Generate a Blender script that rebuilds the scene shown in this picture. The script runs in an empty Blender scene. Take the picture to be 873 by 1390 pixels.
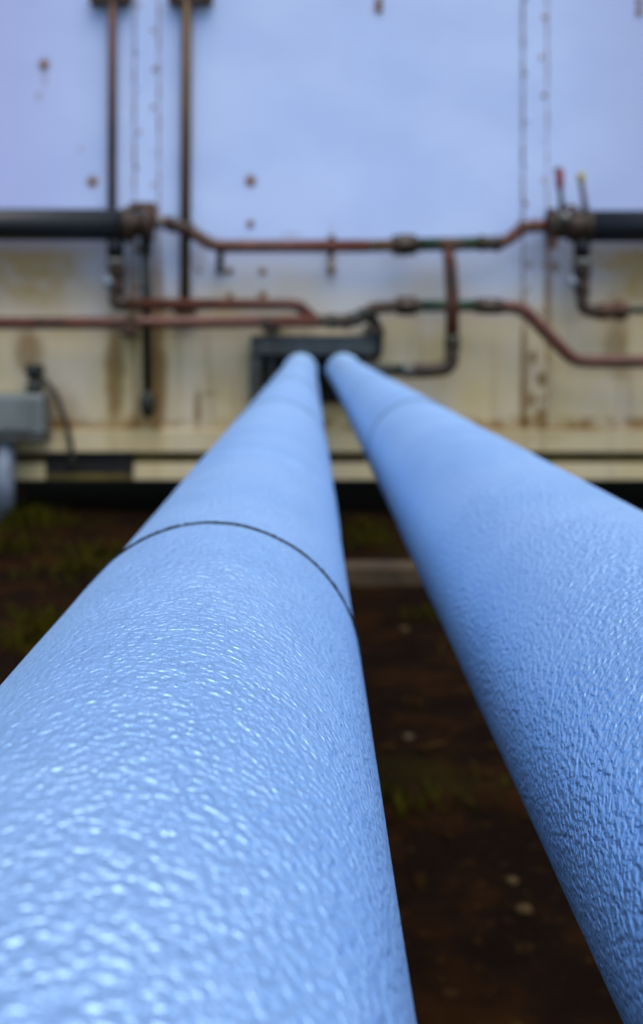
import bpy, bmesh, math, random
from mathutils import Vector, Matrix, noise
random.seed(7)
R = math.radians
scene = bpy.context.scene
C = scene.collection
F = 1400.0            # focal length in photo pixels (873 wide)
VX, VY = 421.5, 456.0 # where the horizontal pipe axes vanish
HC = 1.10             # camera height
WY = 6.30             # front face of the container
def P(px, py, Y=WY):  # point of the picture at depth Y
    return Vector(((px - VX) * Y / F, Y, HC + (VY - py) * Y / F))
def wx(px): return (px - VX) * WY / F
def wz(py): return HC + (VY - py) * WY / F
K = WY / F

# ------------------------------------------------------------------ materials
class N:
    def __init__(s, name):
        s.m = bpy.data.materials.new(name); s.m.use_nodes = True
        s.t = s.m.node_tree; s.t.nodes.clear()
        s.out = s.t.nodes.new('ShaderNodeOutputMaterial')
        s.b = s.t.nodes.new('ShaderNodeBsdfPrincipled')
        s.t.links.new(s.b.outputs[0], s.out.inputs[0])
    def n(s, typ, **kw):
        o = s.t.nodes.new(typ)
        for k, v in kw.items(): setattr(o, k, v)
        return o
    def inp(s, sock, v):
        if isinstance(v, bpy.types.NodeSocket): s.t.links.new(v, sock)
        elif isinstance(v, (tuple, list)) and len(v) == 3 and sock.type == 'RGBA': sock.default_value = (*v, 1)
        else: sock.default_value = v
    def M(s, op, a, b=0.0, c=None, clamp=False):
        o = s.n('ShaderNodeMath', operation=op, use_clamp=clamp)
        s.inp(o.inputs[0], a); s.inp(o.inputs[1], b)
        if c is not None: s.inp(o.inputs[2], c)
        return o.outputs[0]
    def pos(s):
        g = s.n('ShaderNodeNewGeometry'); return g.outputs['Position']
    def xyz(s, v):
        o = s.n('ShaderNodeSeparateXYZ'); s.inp(o.inputs[0], v); return o.outputs
    def scale(s, v, sc):
        o = s.n('ShaderNodeVectorMath', operation='MULTIPLY'); s.inp(o.inputs[0], v); o.inputs[1].default_value = sc
        return o.outputs[0]
    def noise(s, v, scale, detail=4, rough=.55, dist=0):
        o = s.n('ShaderNodeTexNoise'); s.inp(o.inputs['Vector'], v)
        o.inputs['Scale'].default_value = scale; o.inputs['Detail'].default_value = detail
        o.inputs['Roughness'].default_value = rough; o.inputs['Distortion'].default_value = dist
        return o.outputs[0]
    def ss(s, v, a, b):   # smoothstep a..b -> 0..1
        o = s.n('ShaderNodeMapRange', interpolation_type='SMOOTHSTEP')
        s.inp(o.inputs['Value'], v)
        if a <= b:
            o.inputs['From Min'].default_value = a; o.inputs['From Max'].default_value = b
        else:
            o.inputs['From Min'].default_value = b; o.inputs['From Max'].default_value = a
            o.inputs['To Min'].default_value = 1; o.inputs['To Max'].default_value = 0
        return o.outputs[0]
    def mix(s, f, a, b):
        o = s.n('ShaderNodeMix', data_type='RGBA')
        s.inp(o.inputs[0], f); s.inp(o.inputs[6], a); s.inp(o.inputs[7], b)
        return o.outputs[2]
    def bump(s, h, strength, dist):
        o = s.n('ShaderNodeBump'); s.inp(o.inputs['Height'], h)
        o.inputs['Strength'].default_value = strength; o.inputs['Distance'].default_value = dist
        s.t.links.new(o.outputs[0], s.b.inputs['Normal']); return o
    def set(s, **kw):
        names = dict(color='Base Color', rough='Roughness', metal='Metallic', spec='Specular IOR Level')
        for k, v in kw.items(): s.inp(s.b.inputs[names[k]], v)
        return s.m

def mottled(name, c1, c2, c3=None, scale=30, rough=.6, metal=0., bump=.3, bd=.002, thr=(.45, .6), spec=.5):
    q = N(name); p = q.pos()
    f = q.ss(q.noise(p, scale, 5), *thr)
    col = q.mix(f, c1, c2)
    if c3: col = q.mix(q.ss(q.noise(p, scale * .37, 6, .65), .52, .62), col, c3)
    q.bump(q.noise(p, scale * 6, 4), bump, bd)
    return q.set(color=col, rough=rough, metal=metal, spec=spec)

MT = {}
MT['maroon'] = mottled('maroon_pipe_paint', (.078, .019, .006), (.115, .030, .012), (.036, .016, .003), 14, .45, 0, .3, .001)
MT['rustpipe'] = mottled('rusty_brown_steel', (.095, .026, .004), (.062, .019, .004), (.04, .016, .003), 9, .6)
MT['ochrepipe'] = mottled('weathered_ochre_steel', (.075, .034, .003), (.095, .038, .004), (.045, .022, .002), 9, .6)
MT['greentape'] = mottled('green_thread_tape', (.005, .032, .010), (.018, .032, .006), (.03, .014, .003), 22, .5)
MT['fitting'] = mottled('rusty_iron_fitting', (.020, .011, .002), (.048, .018, .006), (.016, .013, .003), 25, .6)
MT['black'] = mottled('black_pipe_lagging', (.003, .0045, .007), (.005, .006, .007), (.004, .004, .003), 10, .42, 0, .15, .001, spec=.45)
MT['darkgreen'] = mottled('dark_green_iron', (.006, .012, .007), (.016, .018, .008), (.02, .012, .004), 20, .5)
MT['greyframe'] = mottled('grey_painted_channel', (.040, .045, .040), (.06, .065, .06), (.035, .032, .02), 12, .55)
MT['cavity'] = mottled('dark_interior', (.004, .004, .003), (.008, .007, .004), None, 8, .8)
MT['boxgrey'] = mottled('grey_box_paint', (.125, .145, .135), (.155, .175, .165), (.09, .085, .05), 6, .5)
MT['collar'] = mottled('zinc_collar', (.15, .15, .13), (.10, .09, .06), None, 30, .4, .3)
MT['silver'] = mottled('bright_metal', (.22, .27, .31), (.19, .22, .25), None, 30, .5, .2)
MT['red'] = mottled('red_grip', (.26, .015, .02), (.20, .02, .018), None, 30, .4)
MT['yellow'] = mottled('yellow_grip', (.42, .34, .03), (.34, .26, .03), None, 30, .4)
MT['rust'] = mottled('rust', (.25, .105, .016), (.15, .055, .008), (.32, .17, .05), 40, .9, spec=.1)
MT['bluegrey'] = mottled('pale_post_paint', (.16, .20, .25), (.13, .16, .20), (.08, .08, .06), 8, .5)
MT['cable'] = mottled('dark_cable', (.016, .018, .014), (.03, .028, .015), None, 20, .6)
MT['timber'] = mottled('old_timber', (.055, .032, .010), (.035, .019, .006), (.075, .045, .017), 9, .85, 0, .6, .004)
MT['stone'] = mottled('pale_pebble', (.042, .026, .009), (.06, .038, .015), None, 30, .9, spec=.1)
MT['seal'] = mottled('black_sealant', (.006, .008, .014), (.014, .016, .024), None, 300, .8, 0, .5, .0005, spec=.1)
MT['olive'] = mottled('olive_recess_shade', (.075, .055, .005), (.105, .078, .008), (.05, .03, .003), 7, .7)  # shadow of the recess under the ledge, put into the colour

def wall_material(name, dirty=0.0):
    q = N(name); p = q.pos(); x, y, z = q.xyz(p)
    n1 = q.noise(q.scale(p, (1.1, 1, 1.7)), 1.3, 4, .5)
    n2 = q.noise(p, 5, 5, .6)
    # clean upper paint, faintly uneven
    clean = q.mix(q.ss(n1, .35, .65), (.475, .595, .865), (.53, .65, .905))
    clean = q.mix(q.ss(x, -.9, -2.2), clean, (.455, .50, .77))  # vignette darkening painted into the left side
    clean = q.mix(q.ss(x, 1.2, 2.4), clean, (.43, .49, .72))  # and the same vignette painted on the right
    # grime over the lower half
    zz = q.M('ADD', z, q.M('MULTIPLY', q.M('SUBTRACT', n1, .5), .55))
    grime = q.ss(zz, wz(315), wz(460))
    low = q.mix(q.ss(q.noise(q.scale(p, (1.5, 1, 1.0)), 1.6, 3, .5), .3, .7), (.58, .46, .225), (.64, .555, .40))
    col = q.mix(grime, clean, low)
    # ochre stain plus soft shade painted in below the two black header pipes
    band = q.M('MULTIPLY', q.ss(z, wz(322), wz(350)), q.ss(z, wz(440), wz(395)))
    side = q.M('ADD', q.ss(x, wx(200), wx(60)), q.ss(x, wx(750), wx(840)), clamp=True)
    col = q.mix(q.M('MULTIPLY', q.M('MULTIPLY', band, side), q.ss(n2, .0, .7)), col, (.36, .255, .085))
    # vertical rust runs
    st = q.noise(q.scale(p, (9, 1, .55)), 1.0, 5, .6)
    run = q.M('MULTIPLY', q.ss(st, .54, .68), q.ss(z, wz(400), wz(470)))
    col = q.mix(q.M('MULTIPLY', run, .28), col, (.17, .10, .03))
    # rusty line at the ledge
    ed = q.M('MULTIPLY', q.ss(z, wz(560), wz(574)), q.ss(z, wz(592), wz(580)))
    ed = q.M('MULTIPLY', ed, q.ss(q.noise(q.scale(p, (1, 1, 1)), 4.5, 5, .7), .40, .58))
    col = q.mix(q.M('MULTIPLY', ed, .85), col, (.24, .12, .022))
    # individual stains: px, py, half width, half height, strength
    spots = [(60,88,7,9,.75),(61,104,4,16,.3),(53,131,5,6,.35),(110,203,5,5,.3),(126,247,7,8,.8),(340,246,7,8,.8),(340,304,6,7,.75),
             (155,520,12,95,.8),(214,510,13,110,.8),(212,390,10,70,.6),(180,395,12,60,.55),(744,400,6,90,.5),(712,520,6,90,.5),(186,590,8,60,.5),(268,556,6,28,.8),(283,534,14,4,.4),(357,368,7,6,.7),(357,402,8,8,.7),(312,368,6,6,.7),
             (312,402,6,7,.6),(450,345,6,40,.4),(268,366,5,4,.5),(395,318,16,3,.35),(722,485,7,10,.8),(735,515,7,9,.8),
             (719,543,8,9,.8),(735,572,9,22,.85),(712,575,7,10,.8),(705,590,60,12,.45),(752,362,9,9,.7),(718,360,5,5,.6),(836,460,16,50,.55),(40,480,20,30,.7),
             (80,560,30,30,.35),(790,582,60,5,.6),(270,350,10,20,.35),(160,580,40,7,.6),(512,8,6,14,.4),(735,598,7,22,.6),
             (190,575,80,6,.55),(190,600,25,20,.4),(420,520,100,50,.3)]
    acc = None
    for (sx, sy, rx, ry, s) in spots:
        v = q.n('ShaderNodeVectorMath', operation='MULTIPLY_ADD')
        q.inp(v.inputs[0], p); v.inputs[1].default_value = (1/(rx*K*1.5), 0, 1/(ry*K*1.5))
        v.inputs[2].default_value = (-wx(sx)/(rx*K*1.5), 0, -wz(sy)/(ry*K*1.5))
        L = q.n('ShaderNodeVectorMath', operation='LENGTH'); q.inp(L.inputs[0], v.outputs[0])
        d = q.M('ADD', L.outputs['Value'], q.M('MULTIPLY', q.M('SUBTRACT', n2, .5), 1.2))
        m = q.M('MULTIPLY', q.ss(d, 1.0, .25), s)
        acc = m if acc is None else q.M('MAXIMUM', acc, m)
    col = q.mix(acc, col, (.20, .105, .018))
    if dirty: col = q.mix(dirty, col, (.56, .46, .25))
    h = q.M('ADD', q.noise(p, 2.2, 3, .5), q.M('MULTIPLY', q.noise(p, 60, 3), .03))
    q.bump(h, .35, .02)
    return q.set(color=col, rough=.6, spec=.2)
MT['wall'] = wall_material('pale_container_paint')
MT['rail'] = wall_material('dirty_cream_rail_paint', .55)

def cladding_material():
    q = N('stucco_embossed_aluminium')
    tc = q.n('ShaderNodeTexCoord'); p = tc.outputs['Object']
    x, y, z = q.xyz(p)
    # wrinkled orange-peel embossing, cells about three millimetres
    pv = q.scale(p, (1, .8, 1))
    a1 = q.noise(pv, 330, 1.6, .45, .2)
    a2 = q.noise(pv, 620, 1, .5)
    vo = q.n('ShaderNodeTexVoronoi', feature='SMOOTH_F1'); q.inp(vo.inputs['Vector'], pv)
    vo.inputs['Scale'].default_value = 310; vo.inputs['Smoothness'].default_value = .8
    h = q.M('ADD', q.M('MULTIPLY', q.ss(a1, .25, .75), 1.0), q.M('MULTIPLY', a2, .35))
    h = q.M('SUBTRACT', h, q.M('MULTIPLY', vo.outputs['Distance'], .45))
    q.bump(h, 1.0, .0011)
    tone = q.mix(q.ss(q.noise(p, 7, 5, .6), .3, .7), (.345, .555, .82), (.41, .615, .86))
    # fine dark specks of dirt
    sp = q.ss(q.noise(p, 420, 2), .74, .78)
    col = q.mix(q.M('MULTIPLY', sp, .7), tone, (.08, .10, .15))
    r = q.ss(q.noise(p, 40, 4), 0, 1); r = q.M('MULTIPLY_ADD', r, .10, .45)
    return q.set(color=col, rough=r, metal=.84)
MT['clad'] = cladding_material()

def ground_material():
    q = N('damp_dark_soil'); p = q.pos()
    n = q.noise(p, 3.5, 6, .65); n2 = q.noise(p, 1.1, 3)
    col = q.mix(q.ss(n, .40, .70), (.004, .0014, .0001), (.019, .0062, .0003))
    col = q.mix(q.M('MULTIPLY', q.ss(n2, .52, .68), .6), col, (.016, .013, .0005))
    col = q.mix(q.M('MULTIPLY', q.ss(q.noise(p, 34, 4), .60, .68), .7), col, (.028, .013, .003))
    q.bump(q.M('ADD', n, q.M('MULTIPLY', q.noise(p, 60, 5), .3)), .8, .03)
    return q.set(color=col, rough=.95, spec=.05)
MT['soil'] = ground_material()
q = N('moss_and_weeds'); MT['grass'] = q.set(color=q.mix(q.noise(q.pos(), 12), (.018, .017, .0005), (.036, .033, .001)), rough=.9, spec=.05)
q = N('dead_leaves'); MT['leaf'] = q.set(color=q.mix(q.ss(q.noise(q.pos(), 7), .35, .65), (.012, .005, .0006), (.030, .015, .002)), rough=.9, spec=.05)

# ------------------------------------------------------------------ geometry helpers
class B:
    def __init__(s): s.bm = bmesh.new(); s.mats = []
    def mi(s, m):
        if m not in s.mats: s.mats.append(m)
        return s.mats.index(m)
    def box(s, lo, hi, m, bev=0.0):
        lo, hi = Vector(lo), Vector(hi)
        g = bmesh.ops.create_cube(s.bm, size=1)['verts']
        for v in g: v.co = Vector(((lo[i] + hi[i]) / 2 + v.co[i] * (hi[i] - lo[i]) for i in range(3)))
        fs = {f for v in g for f in v.link_faces}
        if bev:
            es = {e for v in g for e in v.link_edges}
            r = bmesh.ops.bevel(s.bm, geom=list(es), offset=bev, segments=2, affect='EDGES', profile=.5)
            fs = {f for v in r['verts'] for f in v.link_faces} | {f for f in fs if f.is_valid}
        for f in fs: f.material_index = s.mi(m)
    def tube(s, pts, rad, m, seg=20, bend=0.0, caps=True):
        pts = [Vector(p) for p in pts]
        if bend and len(pts) > 2:
            o = [pts[0]]
            for i in range(1, len(pts) - 1):
                a, b, c = pts[i-1], pts[i], pts[i+1]
                d1, d2 = (a - b), (c - b)
                t = min(bend, d1.length * .48, d2.length * .48)
                p0, p1 = b + d1.normalized() * t, b + d2.normalized() * t
                for k in range(7):
                    u = k / 6; o.append(p0 * (1-u)**2 + b * 2*u*(1-u) + p1 * u*u)
            o.append(pts[-1]); pts = o
        rads = rad if isinstance(rad, (list, tuple)) else [rad] * len(pts)
        t0 = (pts[1] - pts[0]).normalized()
        up = Vector((0, 0, 1)) if abs(t0.z) < .9 else Vector((1, 0, 0))
        nrm = t0.cross(up).normalized(); rings = []
        for i, p in enumerate(pts):
            a = pts[max(i-1, 0)]; b = pts[min(i+1, len(pts)-1)]
            t = (b - a).normalized()
            nrm = (nrm - t * nrm.dot(t)).normalized(); bi = t.cross(nrm)
            rings.append([s.bm.verts.new(p + (nrm * math.cos(2*math.pi*k/seg) + bi * math.sin(2*math.pi*k/seg)) * rads[i]) for k in range(seg)])
        mi = s.mi(m)
        for i in range(len(rings) - 1):
            for k in range(seg):
                f = s.bm.faces.new((rings[i][k], rings[i][(k+1) % seg], rings[i+1][(k+1) % seg], rings[i+1][k]))
                f.material_index = mi; f.smooth = True
        if caps:
            for r_ in (rings[0], rings[-1]):
                f = s.bm.faces.new(r_ if r_ is rings[-1] else list(reversed(r_))); f.material_index = mi
    def lathe(s, a, b, prof, m, seg=24):      # prof: list of (t along a->b, radius)
        a, b = Vector(a), Vector(b)
        s.tube([a.lerp(b, t) for t, _ in prof], [r for _, r in prof], m, seg)
    def hexnut(s, a, b, rad, m): 
        n0 = len(s.bm.faces); s.tube([a, b], rad, m, 6)
        s.bm.faces.ensure_lookup_table()
        for f in list(s.bm.faces)[n0:]: f.smooth = False
    def blob(s, c, r, m, sub=2, sq=(1, 1, 1), j=0):
        g = bmesh.ops.create_icosphere(s.bm, subdivisions=sub, radius=1)['verts']
        for v in g:
            k = 1 + j * noise.noise(v.co * 1.7 + Vector(c) * 9)
            v.co = Vector((c[i] + v.co[i] * r * sq[i] * k for i in range(3)))
        for f in {f for v in g for f in v.link_faces}: f.material_index = s.mi(m); f.smooth = True
    def build(s, name, parent=None, **tags):
        bmesh.ops.recalc_face_normals(s.bm, faces=s.bm.faces)
        me = bpy.data.meshes.new(name)
        if parent is not None:
            off = Vector(parent['_w'])
            for v in s.bm.verts: v.co -= off
        s.bm.to_mesh(me); s.bm.free()
        for m in s.mats: me.materials.append(MT[m])
        o = bpy.data.objects.new(name, me); C.objects.link(o)
        if parent is not None:
            o.parent = parent; o['_w'] = list(parent['_w']); created.append(o)
            if parent.type == 'MESH': pass
        for k, v in tags.items(): o[k] = v
        return o
created = []
def thing(name, label, cat, loc, group=None):
    o = bpy.data.objects.new(name, None); C.objects.link(o); o.location = loc
    o.empty_display_size = .1
    o['label'] = label; o['category'] = cat; o['_w'] = list(loc); created.append(o)
    if group: o['group'] = group
    return o

# ------------------------------------------------------------------ ground
bm = bmesh.new()
def gh(x, y):
    f = max(0, 1 - max(abs(x), abs(y - 3)) / 9)
    return f * (.035 * noise.noise(Vector((x*.9, y*.9, 0))) + .014 * noise.noise(Vector((x*4, y*4, 3))))
xs = [-300, -120, -50, -20] + [-9 + .12*i for i in range(151)] + [20, 50, 120, 300]
ys = [-300, -100, -40, -15] + [-6 + .12*i for i in range(151)] + [25, 60, 140, 400]
grid = [[bm.verts.new((x, y, gh(x, y))) for x in xs] for y in ys]
for j in range(len(ys)-1):
    for i in range(len(xs)-1):
        f = bm.faces.new((grid[j][i], grid[j][i+1], grid[j+1][i+1], grid[j+1][i])); f.smooth = True
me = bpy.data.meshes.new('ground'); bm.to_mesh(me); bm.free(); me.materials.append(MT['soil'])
g = bpy.data.objects.new('ground', me); C.objects.link(g); g['kind'] = 'structure'

# weeds: stuff
b = B()
def blades(cx, cy, n, spread, hgt):
    mi = b.mi('grass')
    for _ in range(n):
        x = cx + random.gauss(0, spread); y = cy + random.gauss(0, spread)
        if y > WY - .1: continue
        z = gh(x, y) - .005; a = random.uniform(0, 6.28); h = hgt * random.uniform(.4, 1.1); w = random.uniform(.003, .008)
        d = Vector((math.cos(a), math.sin(a), 0)); s_ = Vector((-d.y, d.x, 0)) * w; base = Vector((x, y, z)); lean = random.uniform(.2, .9) * h
        p = [base - s_, base + s_, base + s_*.7 + d*lean*.35 + Vector((0,0,h*.6)), base - s_*.7 + d*lean*.35 + Vector((0,0,h*.6)), base + d*lean + Vector((0,0,h))]
        v = [b.bm.verts.new(q_) for q_ in p]
        f = b.bm.faces.new((v[0], v[1], v[2], v[3])); f.material_index = mi
        f = b.bm.faces.new((v[3], v[2], v[4])); f.material_index = mi
clumps = []
for (px, py, n, sp, h) in [(500,735,170,.09,.07),(490,720,100,.08,.06),(140,752,160,.08,.07),(100,775,120,.09,.06),(35,712,180,.09,.13),(20,745,120,.1,.09),(95,712,110,.12,.05),
                           (60,850,120,.07,.06),(40,875,80,.05,.08),(545,1090,60,.05,.04),(575,840,60,.06,.04),(640,880,60,.06,.04),(820,690,60,.1,.04)]:
    Yd = F * HC / (py - VY); clumps.append(((px-VX)*Yd/F, Yd)); blades((px-VX)*Yd/F, Yd, n, sp, h)
for _ in range(60): blades(random.uniform(-4, 4), random.uniform(.5, 6.1), 22, .08, .05)
b.build('weeds', kind='stuff')
# leaf litter: stuff
b = B()
for _ in range(800):
    x = random.uniform(-3.5, 3.5); y = random.uniform(.6, 6.1); z = gh(x, y) + .006; r_ = random.uniform(.010, .028); a = random.uniform(0, 6.28)
    vs = []
    for k in range(7):
        t = 2*math.pi*k/7; u = math.cos(t)*r_; v_ = math.sin(t)*r_*.5
        vs.append(b.bm.verts.new((x + u*math.cos(a) - v_*math.sin(a), y + u*math.sin(a) + v_*math.cos(a), z + abs(v_)*.6 + u*random.uniform(-.2, .3))))
    f = b.bm.faces.new(vs); f.material_index = b.mi('leaf')
b.build('leaf_litter', kind='stuff')

# ------------------------------------------------------------------ container
base = (wx(470), WY, 0)
ct = thing('shipping_container', 'pale blue-white steel container with riveted seams and rust-stained lower wall', 'container', base)
X0, X1 = -4.6, 5.2
TOP = HC + 2.35
zled, zbot, zrail0, zrail1 = wz(583), wz(613), wz(629), wz(651)
# body shell behind the panels
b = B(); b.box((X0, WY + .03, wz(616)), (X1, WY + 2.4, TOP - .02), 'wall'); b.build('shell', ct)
seams = [-3.36, wx(199.5), wx(726), 3.72]
edges = [X0] + seams + [X1]
for i in range(len(edges) - 1):
    b = B(); a, c = edges[i] + .004, edges[i+1] - .004
    # a thin sheet with shallow pressed waves
    nx, nz = 40, 60; mi = b.mi('wall'); rows = []
    for j in range(nz + 1):
        z = zled + .002 + (TOP - .1 - zled) * j / nz; row = []
        for k in range(nx + 1):
            x = a + (c - a) * k / nx
            dy = .006 * noise.noise(Vector((x*.8, 5, z*.8))) + .003 * noise.noise(Vector((x*3, 9, z*2)))
            row.append(b.bm.verts.new((x, WY + dy * min(1, 4*k/nx, 4*(1-k/nx)), z)))
        rows.append(row)
    for j in range(nz):
        for k in range(nx):
            f = b.bm.faces.new((rows[j][k], rows[j][k+1], rows[j+1][k+1], rows[j+1][k])); f.material_index = mi; f.smooth = True
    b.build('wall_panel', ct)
for sx in seams:
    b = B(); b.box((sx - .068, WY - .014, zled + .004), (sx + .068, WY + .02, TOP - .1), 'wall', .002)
    st = b.build('seam_strip', ct)
    b = B()
    for e in (-.071, .071):
        z = zled + .01
        pts = []; rr = []
        while z < TOP - .11:
            pts.append((sx + e + random.uniform(-.001, .001), WY - .008, z)); rr.append(random.choice((.002, .004, .006, .008))); z += .035
        b.tube(pts, rr, 'rust', 6)
    b.build('rust_bead', st)
    z = zled + .06; k = 0
    while z < TOP - .14:
        e = .045 if k % 2 else -.052
        rusty = random.random() < (.75 if z < wz(350) else .62)
        b = B(); b.blob((sx + e + random.uniform(-.008, .008), WY - .015, z), random.uniform(.010, .016), 'rust' if rusty else 'wall', 1, (1, .5, 1.2)); b.build('rivet', st)
        z += random.uniform(.10, .16); k += 1
# bottom ledge, recessed web, bottom rail with fork pockets
b = B(); b.box((X0, WY - .035, zbot), (X1, WY + .03, zled), 'rail', .008); b.build('ledge', ct)
b = B(); b.box((X0, WY + .022, zrail0 - .01), (X1, WY + .05, zbot + .004), 'olive'); b.build('web', ct)
pockets = [(wx(62), wx(182)), (wx(610), wx(735)), (-3.9, -3.4), (3.3, 3.85)]
spans = []; xx = X0
for p0, p1 in sorted(pockets): spans.append((xx, p0)); xx = p1
spans.append((xx, X1))
for p0, p1 in spans:
    b = B(); b.box((p0, WY - .02, zrail1), (p1, WY + .10, zrail0), 'rail', .006); b.build('bottom_rail', ct)
for p0, p1 in pockets:
    b = B(); y0 = WY - .012
    z1_ = zbot - .004; z0_ = zrail1
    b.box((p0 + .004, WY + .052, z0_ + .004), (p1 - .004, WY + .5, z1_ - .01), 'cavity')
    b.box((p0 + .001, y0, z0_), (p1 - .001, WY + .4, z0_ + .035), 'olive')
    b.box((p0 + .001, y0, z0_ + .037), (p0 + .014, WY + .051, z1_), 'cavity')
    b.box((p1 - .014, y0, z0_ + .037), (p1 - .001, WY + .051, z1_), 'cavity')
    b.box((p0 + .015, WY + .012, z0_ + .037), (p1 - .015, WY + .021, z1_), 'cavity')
    b.build('fork_pocket', ct)
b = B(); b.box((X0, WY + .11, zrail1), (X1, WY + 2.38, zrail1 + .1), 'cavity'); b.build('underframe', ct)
b = B(); b.box((X0, WY - .03, TOP - .1), (X1, WY + 2.42, TOP), 'rail', .01); b.build('roof_rail', ct)
# bolt heads and small brackets on the wall
for (px, py, r_) in [(60,88,9),(126,247,8),(340,246,9),(340,304,8),(357,368,7),(312,368,7),(357,402,7),(312,402,6),(515,2,9),(515,13,9),(868,2,9),(868,16,9),(272,368,4)]:
    c_ = P(px, py); b = B(); b.blob((c_.x, WY - .006, c_.z), r_ * K * .55, 'rust', 2, (1, .45, 1)); b.build('bolt_head', ct)
b = B(); b.box((wx(295), WY - .03, wz(373)), (wx(304), WY - .005, wz(344)), 'fitting', .004); b.build('bracket', ct)
b = B(); b.box((wx(446), WY - .02, wz(372)), (wx(454), WY - .006, wz(320)), 'rail', .003)
b.blob((wx(450), WY - .024, wz(325)), .026, 'fitting', 2, (1, .5, 1)); b.blob((wx(450), WY - .024, wz(367)), .024, 'rust', 2, (1, .5, 1)); b.build('bracket', ct)
# blocks the container stands on
for i, (x, w_) in enumerate([(-4.2, .3), (-2.1, .35), (.9, .3), (3.0, .35), (4.8, .3)]):
    b = B(); b.box((x - w_/2, WY + .25, -.03), (x + w_/2, WY + .7, zrail1 - .002), 'timber', .01)
    t = b.build('timber_block'); t['category'] = 'block'; t['group'] = 'timber blocks under the container'
    t['label'] = 'dark timber block in the shade beneath the container'

# ------------------------------------------------------------------ big insulated pipes in the foreground
PR = .09
def big_pipe(name, label, cx, cz, joints, beads, yend):
    root = thing(name, label, 'pipe', (cx, 0, cz), 'silver insulated pipes running to the container')
    js = [-1.2] + joints + [yend]
    for i in range(len(js) - 1):
        y0, y1 = js[i], js[i+1]
        near = y0 < 2
        b = B(); seg = 160 if near else 72
        L = y1 - y0; step = .02 if near else .05
        n = max(2, int(L / step)); prev = None; mi = b.mi('clad')
        ysl = [y0 - .012] + [y0 + L * k / n for k in range(n + 1)]
        for idx, y in enumerate(ysl):
            ring = []
            for k in range(seg):
                a = 2*math.pi*k/seg
                ca, sa = math.cos(a), math.sin(a)
                r_ = PR + (.0 if i % 2 else .0009)
                r_ += .0004 * noise.noise(Vector((ca*1.6 + cx*7, y*5, sa*1.6)))
                # gentle crumples in the sheet close to the joints
                dj = min(abs(y - y0), abs(y1 - y))
                r_ += .0005 * math.exp(-dj*7) * noise.noise(Vector((ca*3.2 + i*3.1, y*17 + ca*4, sa*3.2)))
                if idx == 0: r_ -= .004
                ring.append(b.bm.verts.new((cx + ca*r_, y, cz + sa*r_)))
            if prev:
                for k in range(seg):
                    f = b.bm.faces.new((prev[k], prev[(k+1) % seg], ring[(k+1) % seg], ring[k])); f.smooth = True; f.material_index = mi
            prev = ring
        b.build('cladding_sheet', root)
    b = B(); ra = PR * 1.13
    b.lathe((cx, yend - .42, cz), (cx, yend - .005, cz), [(0, PR + .001), (.02, ra - .003), (.05, ra), (.95, ra), (1, PR + .001)], 'clad', 72)
    b.build('end_collar', root)
    for (y, rad, mat) in beads:
        b = B(); n = 220; mi = b.mi(mat); rings = []
        for k in range(n):
            a = 2*math.pi*k/n; c_ = Vector((math.cos(a), 0, math.sin(a)))
            wob = .0006 * noise.noise(Vector((math.cos(a)*9, y, math.sin(a)*9)))
            rr = rad * (1 + .35 * math.sin(a*95) * .5 + .35 * noise.noise(Vector((math.cos(a)*30, y, math.sin(a)*30))))
            ring = []
            rb = PR + .0010 + .0004 * noise.noise(Vector((math.cos(a)*1.6 + cx*7, y*5, math.sin(a)*1.6)))
            for j in range(8):
                t = 2*math.pi*j/8
                ring.append(b.bm.verts.new(Vector((cx, y + wob, cz)) + c_*(rb + math.cos(t)*rr*.55) + Vector((0, math.sin(t)*rr, 0))))
            rings.append(ring)
        for k in range(n):
            for j in range(8):
                f = b.bm.faces.new((rings[k][j], rings[k][(j+1) % 8], rings[(k+1) % n][(j+1) % 8], rings[(k+1) % n][j])); f.smooth = True; f.material_index = mi
        b.build('joint_seal', root)
    return root
HZ = HC - 2.28 * PR
big_pipe('insulated_pipe', 'left silver-blue stucco pipe with a thin black seal line around it', -.67*PR, HZ, [.63, 1.03, 1.85, 2.9, 4.3], [(.63, .0021, 'seal'), (1.85, .0012, 'seal'), (2.9, .0012, 'seal')], 6.27)
big_pipe('insulated_pipe', 'right silver-blue stucco pipe without any dark seal line close by', 2.15*PR, HZ, [1.27, 1.85, 2.9, 4.3], [(1.85, .0013, 'seal'), (2.9, .0012, 'seal')], 6.27)

# entry box in the wall where both pipes go in
eb = thing('pipe_entry_box', 'dark grey metal hood and frame where both silver pipes enter the wall', 'pipe entry', (wx(425), WY, wz(545)))
b = B(); b.box((wx(342), WY - .13, wz(481)), (wx(508), WY - .002, wz(455)), 'greyframe', .008); b.build('hood', eb)
b = B(); b.box((wx(340), WY - .10, wz(548)), (wx(356), WY - .002, wz(482)), 'greyframe', .005); b.build('side_frame', eb)
b = B(); b.box((wx(492), WY - .10, wz(548)), (wx(506), WY - .002, wz(482)), 'fitting', .005); b.build('side_frame', eb)
b = B(); b.box((wx(357), WY - .02, wz(547)), (wx(491), WY - .004, wz(482)), 'cavity'); b.build('shade_plate', eb)  # near-black sheet painted as the shade inside the wall opening
b = B(); b.box((wx(366), WY - .06, wz(545)), (wx(372), WY - .021, wz(484)), 'greyframe', .003); b.build('stiffener', eb)

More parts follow.
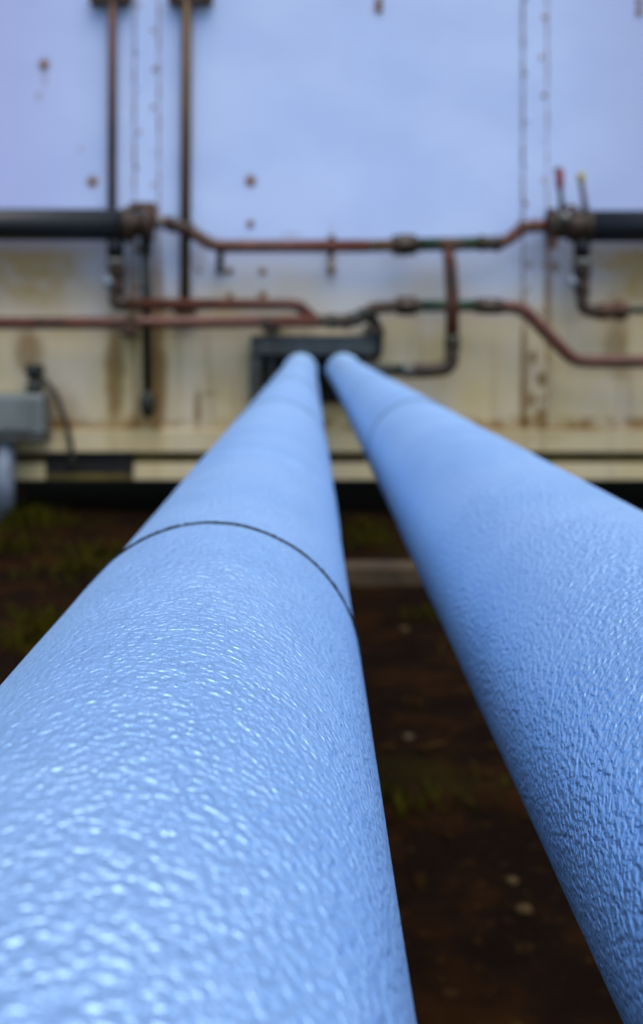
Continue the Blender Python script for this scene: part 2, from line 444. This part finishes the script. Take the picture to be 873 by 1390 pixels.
# ------------------------------------------------------------------ pipework on the wall
def run(b, pts, rpx, m, Y, bend=0.05, seg=18):
    b.tube([P(x, y, Y if len(q_) == 0 else q_[0]) for (x, y, *q_) in pts], rpx * K, m, seg, bend)
def fit(parent, name, x0, y0, x1, y1, rpx, Y, m='fitting', hexa=False, lab=None):
    b = B(); a, c = P(x0, y0, Y), P(x1, y1, Y); r_ = rpx * K * 1.15
    b.lathe(a, c, [(0, r_*.72), (.04, r_*.95), (.2, r_), (.24, r_*.8), (.5, r_*.84), (.76, r_*.8), (.8, r_), (.96, r_*.95), (1, r_*.72)], m)
    if hexa: b.hexnut(a.lerp(c, .3), a.lerp(c, .7), r_*1.12, m)
    o = b.build(name, parent)
    if lab: o['label'] = lab
    return o

# vertical conduits
def clampbar(t, x0, x1, y0, y1, Y=WY - .02):
    b = B(); b.box((wx(x0), WY - .075, wz(y1)), (wx(x1), WY - .016, wz(y0)), 'fitting', .006)
    for x in (x0 + 7, x1 - 7): b.hexnut((wx(x), WY - .09, wz((y0+y1)/2)), (wx(x), WY - .074, wz((y0+y1)/2)), .014, 'rust')
    b.build('wall_clamp', t)
t = thing('vertical_pipe', 'rust-red vertical pipe coming down onto the left black header', 'pipe', (wx(152), WY, wz(282)), 'vertical pipes down the container wall')
b = B(); run(b, [(153, -62), (152, 285)], 5.6, 'rustpipe', WY - .05, 0); b.build('pipe_body', t); clampbar(t, 124, 180, -6, 9)
t = thing('vertical_pipe', 'ochre-brown vertical pipe crossing behind the upper maroon pipe', 'pipe', (wx(252), WY, wz(408)), 'vertical pipes down the container wall')
b = B(); run(b, [(254, -62), (251, 408)], 7.0, 'ochrepipe', WY - .045, 0); b.build('pipe_body', t); clampbar(t, 230, 290, -6, 9)
b = B(); b.box((wx(238), WY - .09, wz(424)), (wx(268), WY - .016, wz(406)), 'fitting', .006); b.build('foot_clamp', t)

# left black header
YH = WY - .16
h = thing('header_pipe', 'thick black header pipe on the left with a rusty end flange and knob valve below', 'pipe', tuple(P(150, 306, YH)), 'black header pipes')
b = B(); b.tube([P(-560, 304, YH), P(172, 305, YH)], 21 * K, 'black', 40); b.build('pipe_body', h)
b = B(); b.lathe(P(168, 305, YH), P(210, 304, YH), [(0, 22*K), (.08, 24*K), (.25, 24*K), (.3, 17*K), (.62, 16*K), (.66, 25*K), (.9, 25*K), (.94, 14*K), (1, 9*K)], 'fitting', 32)
b.build('end_flange', h)
b = B(); b.box(P(176, 284, YH - .05), P(213, 277, YH + .05), 'ochrepipe', .004); b.box(P(203, 300, YH - .06), P(213, 279, YH - .03), 'rustpipe', .003); b.build('bracket', h)
b = B(); b.lathe(P(212, 303, YH), P(224, 300, YH), [(0, 8*K), (.3, 9*K), (.7, 9*K), (1, 6*K)], 'collar'); b.build('union', h)
b = B(); b.tube([P(156, 322, YH), P(157, 350, YH)], 11 * K, 'black', 20); b.build('drop_pipe', h)
b = B(); b.lathe(P(157, 351, YH), P(157, 360, YH), [(0, 11*K), (.2, 14*K), (.8, 14*K), (1, 11*K)], 'collar'); b.build('collar', h)
def valve(h, x):
    b = B(); b.lathe(P(x, 361, YH), P(x, 400, YH), [(0, 9*K), (.1, 12*K), (.25, 12*K), (.3, 9*K), (.5, 11*K), (.7, 9*K), (.8, 10.5*K), (1, 9*K)], 'fitting')
    vb = b.build('valve_body', h)
    b = B(); b.tube([P(x - 4, 383, YH), P(x - 9, 383, YH - .03)], 3*K, 'collar', 10); b.blob(P(x - 13, 383, YH - .045), 6.5*K, 'silver', 2, (1, .8, 1.15)); b.build('knob', vb)
    return vb
valve(h, 159)
b = B(); b.tube([P(157, 398, YH), P(157, 413, YH), P(176, 413, YH)], 9 * K, 'fitting', 18, .045); b.build('elbow', h)

# black drop pipe behind the maroon ones
t = thing('drop_pipe', 'black-green vertical pipe hanging from the left header, ending in a bulb', 'pipe', tuple(P(200, 565, WY - .09)))
b = B(); b.tube([P(197, 318, WY - .09), P(199, 400, WY - .09), P(200, 530, WY - .09)], 6.5*K, 'darkgreen', 16); b.build('pipe_body', t)
b = B(); b.lathe(P(200, 528, WY - .09), P(201, 568, WY - .09), [(0, 6*K), (.2, 8*K), (.35, 10.5*K), (.7, 10*K), (.9, 6*K), (1, 2*K)], 'darkgreen'); b.build('drain_bulb', t)
b = B(); b.lathe(P(198, 330, WY - .09), P(198, 345, WY - .09), [(0, 7*K), (.2, 9*K), (.8, 9*K), (1, 7*K)], 'darkgreen'); b.build('coupling', t)

# upper thin pipe joining the two headers
YU = WY - .15
t = thing('maroon_pipe', 'upper maroon pipe linking both black headers, green taped near its middle', 'pipe', tuple(P(450, 334, YU)), 'maroon pipes along the container wall')
b = B(); run(b, [(222, 301), (243, 308), (262, 316), (290, 334), (500, 334)], 8.7, 'maroon', YU, .06); b.build('pipe_body', t)
b = B(); run(b, [(498, 334), (572, 332)], 8.2, 'ochrepipe', YU, 0); b.build('pipe_nipple', t)
fit(t, 'coupling', 228, 303, 262, 314, 9.5, YU)
fit(t, 'coupling', 532, 333, 566, 332, 12.5, YU, 'fitting', True)
b = B(); run(b, [(566, 332), (655, 330)], 9.1, 'greentape', YU, 0); b.build('taped_section', t)
fit(t, 'coupling', 498, 334, 506, 334, 7.6, YU, 'collar')
fit(t, 'coupling', 650, 330, 680, 331, 10, YU)
b = B(); run(b, [(676, 331), (690, 326), (708, 310), (722, 307), (748, 306)], 8.2, 'maroon', YU, .05); b.build('pipe_end', t)
fit(t, 'coupling', 704, 310, 728, 306, 8.5, YU, 'rustpipe')
for x in (300, 450):
    b = B(); b.box((wx(x) - .02, YU + .0, wz(344)), (wx(x) + .02, WY - .006, wz(341)), 'fitting', .003); b.build('pipe_clip', t)

# middle pipes
YM = WY - .17
t = thing('maroon_pipe', 'short middle maroon pipe from the left knob valve, elbowed down beside the grey hood', 'pipe', tuple(P(300, 413, YM)), 'maroon pipes along the container wall')
b = B(); run(b, [(172, 413), (404, 413), (424, 432, YM + .03)], 7.8, 'maroon', YM, .07); b.build('pipe_body', t)
fit(t, 'coupling', 168, 413, 190, 413, 8, YM)
fit(t, 'elbow', 396, 413, 412, 417, 7.4, YM, 'maroon')
YL = WY - .20
t = thing('maroon_pipe', 'long lower maroon pipe from the left edge, stepping up then sloping down right', 'pipe', tuple(P(300, 437, YL)), 'maroon pipes along the container wall')
b = B(); run(b, [(-560, 440), (170, 438), (440, 436)], 8.2, 'maroon', YL, 0); b.build('pipe_body', t)
b = B(); run(b, [(438, 436), (484, 436), (508, 418), (548, 415), (570, 415)], 8.2, 'fitting', YL, .05); b.build('swan_neck', t)
fit(t, 'coupling', 432, 436, 446, 436, 8, YL, 'collar')
fit(t, 'coupling', 446, 436, 476, 437, 9.5, YL)
fit(t, 'elbow', 478, 434, 500, 424, 8.5, YL, 'darkgreen')
fit(t, 'elbow', 502, 419, 518, 416, 7.6, YL, 'rustpipe')
fit(t, 'coupling', 538, 415, 566, 415, 11.5, YL, 'fitting', True)
fit(t, 'coupling', 566, 415, 572, 415, 8, YL, 'collar')
b = B(); run(b, [(568, 415), (650, 415)], 8.0, 'greentape', YL, 0); b.build('taped_section', t)
fit(t, 'coupling', 645, 415, 682, 416, 9.5, YL, 'fitting', True)
b = B(); run(b, [(676, 416), (708, 417), (779, 490), (1450, 494)], 8.4, 'maroon', YL, .07); b.build('sloping_section', t)
fit(t, 'elbow', 696, 416, 716, 423, 8, YL, 'maroon')
fit(t, 'elbow', 768, 481, 790, 491, 7.4, YL, 'rustpipe')
b = B(); b.box(P(170, 452, YL - .03), P(184, 429, YL - .045), 'rustpipe', .003); b.box((wx(168), YL + .03, wz(456)), (wx(188), WY - .01, wz(450)), 'fitting', .003); b.build('pipe_clamp', t)
for x in (370, 505):
    b = B(); b.box((wx(x - 11), YL - .0, wz(450)), (wx(x + 11), WY - .006, wz(443)), 'fitting', .003); b.build('pipe_clip', t)

# vertical branch: tee from the upper pipe down and back into the entry box
YV = WY - .21
t = thing('branch_pipe', 'thick worn maroon and green vertical pipe elbowed back to the right silver pipe', 'pipe', tuple(P(613, 420, YV)))
b = B(); b.tube([P(606, 326, YV), P(611, 356, YV), P(614, 400, YV), P(614, 470, YV)], [7.5*K, 8.6*K, 9*K, 9*K], 'maroon', 20); b.build('pipe_body', t)
b = B(); b.lathe(P(600, 333, YV), P(622, 332, YV), [(0, 7*K), (.15, 9.5*K), (.85, 9.5*K), (1, 7*K)], 'rustpipe'); b.build('tee', t)
b = B(); b.tube([P(614, 464, YV), P(613, 500, YV), P(580, 503, YV), P(560, 503, YV)], 9.4*K, 'fitting', 20, .11); b.build('elbow', t)
b = B(); b.tube([P(548, 503, YV), P(500, 500, YV + .02), P(476, 500, YV + .12)], 8.2*K, 'darkgreen', 18, .05); b.build('return_pipe', t)
b = B(); b.lathe(P(562, 503, YV), P(546, 503, YV), [(0, 8*K), (.15, 11*K), (.4, 11*K), (.5, 9*K), (.85, 11*K), (1, 8*K)], 'collar'); b.build('union', t)
b = B(); b.lathe(P(614, 455, YV), P(614, 474, YV), [(0, 9*K), (.1, 10.5*K), (.9, 10.5*K), (1, 9*K)], 'greentape'); b.build('coupling', t)

# dark green loop at the right end of the hood
t = thing('return_bend', 'dark green pipe bend curling down the right end of the grey hood', 'pipe', tuple(P(512, 450, WY - .12)))
b = B(); b.tube([P(484, 426, WY - .12), P(504, 430, WY - .12), P(513, 446, WY - .11), P(511, 482, WY - .08), P(500, 486, WY - .05)], 8*K, 'darkgreen', 18, .05); b.build('pipe_body', t)
b = B(); b.lathe(P(512, 444, WY - .11), P(512, 456, WY - .10), [(0, 8*K), (.2, 10*K), (.8, 10*K), (1, 8*K)], 'greyframe'); b.build('coupling', t)

# right black header with handles
h = thing('header_pipe', 'thick black header pipe on the right carrying red and yellow valve handles', 'pipe', tuple(P(800, 306, YH)), 'black header pipes')
b = B(); b.tube([P(798, 307, YH), P(1450, 306, YH)], 21 * K, 'black', 40); b.build('pipe_body', h)
b = B(); b.lathe(P(743, 308, YH), P(802, 307, YH), [(0, 16*K), (.01, 25*K), (.17, 25*K), (.2, 17*K), (.45, 16*K), (.5, 21*K), (.62, 21*K), (.66, 18*K), (.85, 19*K), (.88, 23*K), (1, 22*K)], 'fitting', 32); b.build('end_flange', h)
b = B(); b.box(P(744, 338, YH - .07), P(757, 286, YH - .085), 'rustpipe', .004); b.build('flange_plate', h)
b = B(); b.lathe(P(760, 296, YH - .09), P(772, 296, YH - .09), [(0, 6*K), (.3, 8*K), (.7, 8*K), (1, 6*K)], 'collar'); b.build('gauge_cap', h)
for (x0, x1, yt, ym, mg, rg, lab) in [(762, 760, 231, 256, 'red', 5.6, 'red valve handle grip'), (793, 789, 234, 250, 'yellow', 4.8, 'yellow valve handle grip')]:
    b = B(); b.tube([P(x0 + 2, 292, YH - .02), P(x0, 272, YH - .05), P(x1, ym - 4, YH - .06)], [5*K, 3.6*K, 3.3*K], 'fitting' if mg == 'red' else 'ochrepipe', 12)
    st = b.build('valve_stem', h)
    b = B(); b.lathe(P(x1, ym, YH - .06), P(x1 - .5, yt, YH - .062), [(0, rg*K*.75), (.1, rg*K*.95), (.6, rg*K), (.92, rg*K*1.05), (1, rg*K*.7)], mg, 14)
    if mg == 'red': b.blob(P(x1 - 2, yt, YH - .06), 5.4*K, 'fitting', 2, (1.1, 1, .8))
    gq = b.build('handle_grip', st); gq['label'] = lab
b = B(); b.tube([P(766, 288, YH - .05), P(772, 279, YH - .05), P(782, 282, YH - .05), P(786, 292, YH - .05)], 3.2*K, 'rustpipe', 10, .02); b.build('bypass_tube', h)
b = B(); b.tube([P(790, 322, YH), P(790, 350, YH)], 10.5*K, 'black', 20); b.build('drop_pipe', h)
b = B(); b.lathe(P(790, 351, YH), P(790, 361, YH), [(0, 10*K), (.2, 13*K), (.8, 13*K), (1, 10*K)], 'collar'); b.build('collar', h)
valve(h, 790)
b = B(); b.tube([P(790, 396, YH), P(791, 421, YH), P(815, 424, YH)], 8.5*K, 'fitting', 18, .07); b.build('elbow', h)
b = B(); b.lathe(P(808, 423, YH), P(856, 421, YH), [(0, 8*K), (.1, 11*K), (.3, 11.5*K), (.35, 9.5*K), (.55, 10*K), (.6, 13.5*K), (.85, 12*K), (.95, 6*K), (1, 5*K)], 'rustpipe'); b.build('union', h)
b = B(); b.tube([P(852, 421, YH), P(1400, 420, YH)], 4.4*K, 'greentape', 12); b.build('side_line', h)

# ------------------------------------------------------------------ electrical box on a post, left edge
YB = WY - .22
t = thing('electrical_box', 'grey electrical box on a pale post at the left edge of the wall', 'box', (wx(5), YB, 0))
bx0, bx1 = P(-75, 590, YB), P(58, 535, YB)
b = B(); b.box((bx0.x, YB, bx0.z), (bx1.x, WY - .02, bx1.z), 'boxgrey', .02); b.build('housing', t)
b = B(); b.box((bx0.x + .02, YB - .025, bx0.z + .02), (P(42, 0, YB).x, YB - .001, bx1.z - .015), 'boxgrey', .008); b.build('lid', t)
b = B(); b.box((bx0.x - .01, YB - .03, bx0.z - .035), (bx1.x + .01, WY - .03, bx0.z - .002), 'greyframe', .004); b.build('shelf', t)
b = B(); b.tube([(P(2, 0, YB).x, YB + .06, -.02), (P(2, 0, YB).x, YB + .06, bx0.z - .036)], 13*K, 'bluegrey', 24); b.build('post', t)
b = B(); b.lathe(P(47, 533, WY - .08), P(47, 494, WY - .08), [(0, 11*K), (.3, 11*K), (.35, 8*K), (.6, 9*K), (.65, 13*K), (.95, 12*K), (1, 8*K)], 'darkgreen'); b.build('cable_gland', t)
t = thing('power_cable', 'dark cable drooping from beside the grey box to the ledge', 'cable', (wx(66), WY - .06, wz(520)))
b = B(); b.tube([P(50, 512, WY - .09), P(64, 518, WY - .09), P(76, 536, WY - .09), P(87, 565, WY - .08), P(94, 590, WY - .07), P(98, 613, WY - .06), P(100, 640, WY - .05)], 3.4*K, 'cable', 10, .05); b.build('cable_sheath', t)

# ------------------------------------------------------------------ things on the ground
Yt = F * HC / (795 - VY)
b = B(); b.box(((300-VX)*Yt/F, Yt, -.02), ((655-VX)*Yt/F, Yt + .14, .085), 'timber', .012)
bmesh.ops.subdivide_edges(b.bm, edges=[e for e in b.bm.edges if e.calc_length() > .5], cuts=14)
for v in b.bm.verts: v.co += Vector((0, .006*noise.noise(v.co*5), .006*noise.noise(v.co*4 + Vector((5,5,5)))))
o = b.build('timber_sleeper'); o['label'] = 'weathered brown timber sleeper lying on the soil between the pipes'; o['category'] = 'sleeper'
labs = {0: 'small pale round pebble on the soil just beyond the sleeper shadow', 1: 'largest pale pebble low between the two pipes', 2: 'dim pebble just above the largest pale one',
        3: 'small brownish pebble halfway down the gap between the pipes'}
for i, (px, py, rp) in enumerate([(549, 858, 7), (712, 1243, 11), (695, 1198, 8), (555, 1003, 7)]):
    Yd = F * HC / (py - VY); b = B(); x = (px - VX)*Yd/F; r_ = rp*Yd/F
    b.blob((x, Yd, gh(x, Yd) + r_*.3), r_, 'stone' if i != 3 else 'timber', 3, (1, .8, .6), .35)
    o = b.build('pebble'); o['label'] = labs[i]; o['category'] = 'pebble'; o['group'] = 'pebbles between the pipes'

for o in list(bpy.data.objects):
    if '_w' in o.keys():
        if o.parent is not None and o.parent.type == 'MESH': pass
        del o['_w']

# ------------------------------------------------------------------ light, camera
w = bpy.data.worlds.new('World'); scene.world = w; w.use_nodes = True
nt = w.node_tree; bg = nt.nodes['Background']
sky = nt.nodes.new('ShaderNodeTexSky'); sky.sky_type = 'NISHITA'; sky.sun_disc = False
EL, AZ = 69, 150     # sun elevation; azimuth measured from +Y, clockwise
sky.sun_elevation = R(EL); sky.sun_rotation = R(AZ)
sky.air_density = 1.0; sky.dust_density = 2.0; sky.ozone_density = 1.5
nt.links.new(sky.outputs[0], bg.inputs[0]); bg.inputs[1].default_value = .14
sd = bpy.data.lights.new('sun', 'SUN'); sd.energy = 1.5; sd.angle = R(60); sd.color = (1, .97, .93)
so = bpy.data.objects.new('sun', sd); C.objects.link(so)
d = Vector((math.sin(R(AZ))*math.cos(R(EL)), math.cos(R(AZ))*math.cos(R(EL)), math.sin(R(EL))))
so.rotation_euler = d.to_track_quat('Z', 'Y').to_euler(); so.location = d * 20

cd = bpy.data.cameras.new('camera'); co = bpy.data.objects.new('camera', cd); C.objects.link(co)
co.location = (0, 0, HC); co.rotation_euler = (R(90), 0, 0)
cd.sensor_fit = 'HORIZONTAL'; cd.sensor_width = 24; cd.lens = F / 873 * 24
cd.shift_x = (436.5 - VX) / 873; cd.shift_y = -(695 - VY) / 873
cd.clip_start = .01; cd.clip_end = 1500
cd.dof.use_dof = True; cd.dof.focus_distance = .40; cd.dof.aperture_fstop = 8.6; cd.dof.aperture_blades = 0
scene.camera = co
vs_ = scene.view_settings; vs_.view_transform = 'Standard'; vs_.look = 'None'; vs_.gamma = 1; vs_.exposure = .72; vs_.use_curve_mapping = False
scene.render.resolution_x = 643; scene.render.resolution_y = 1024
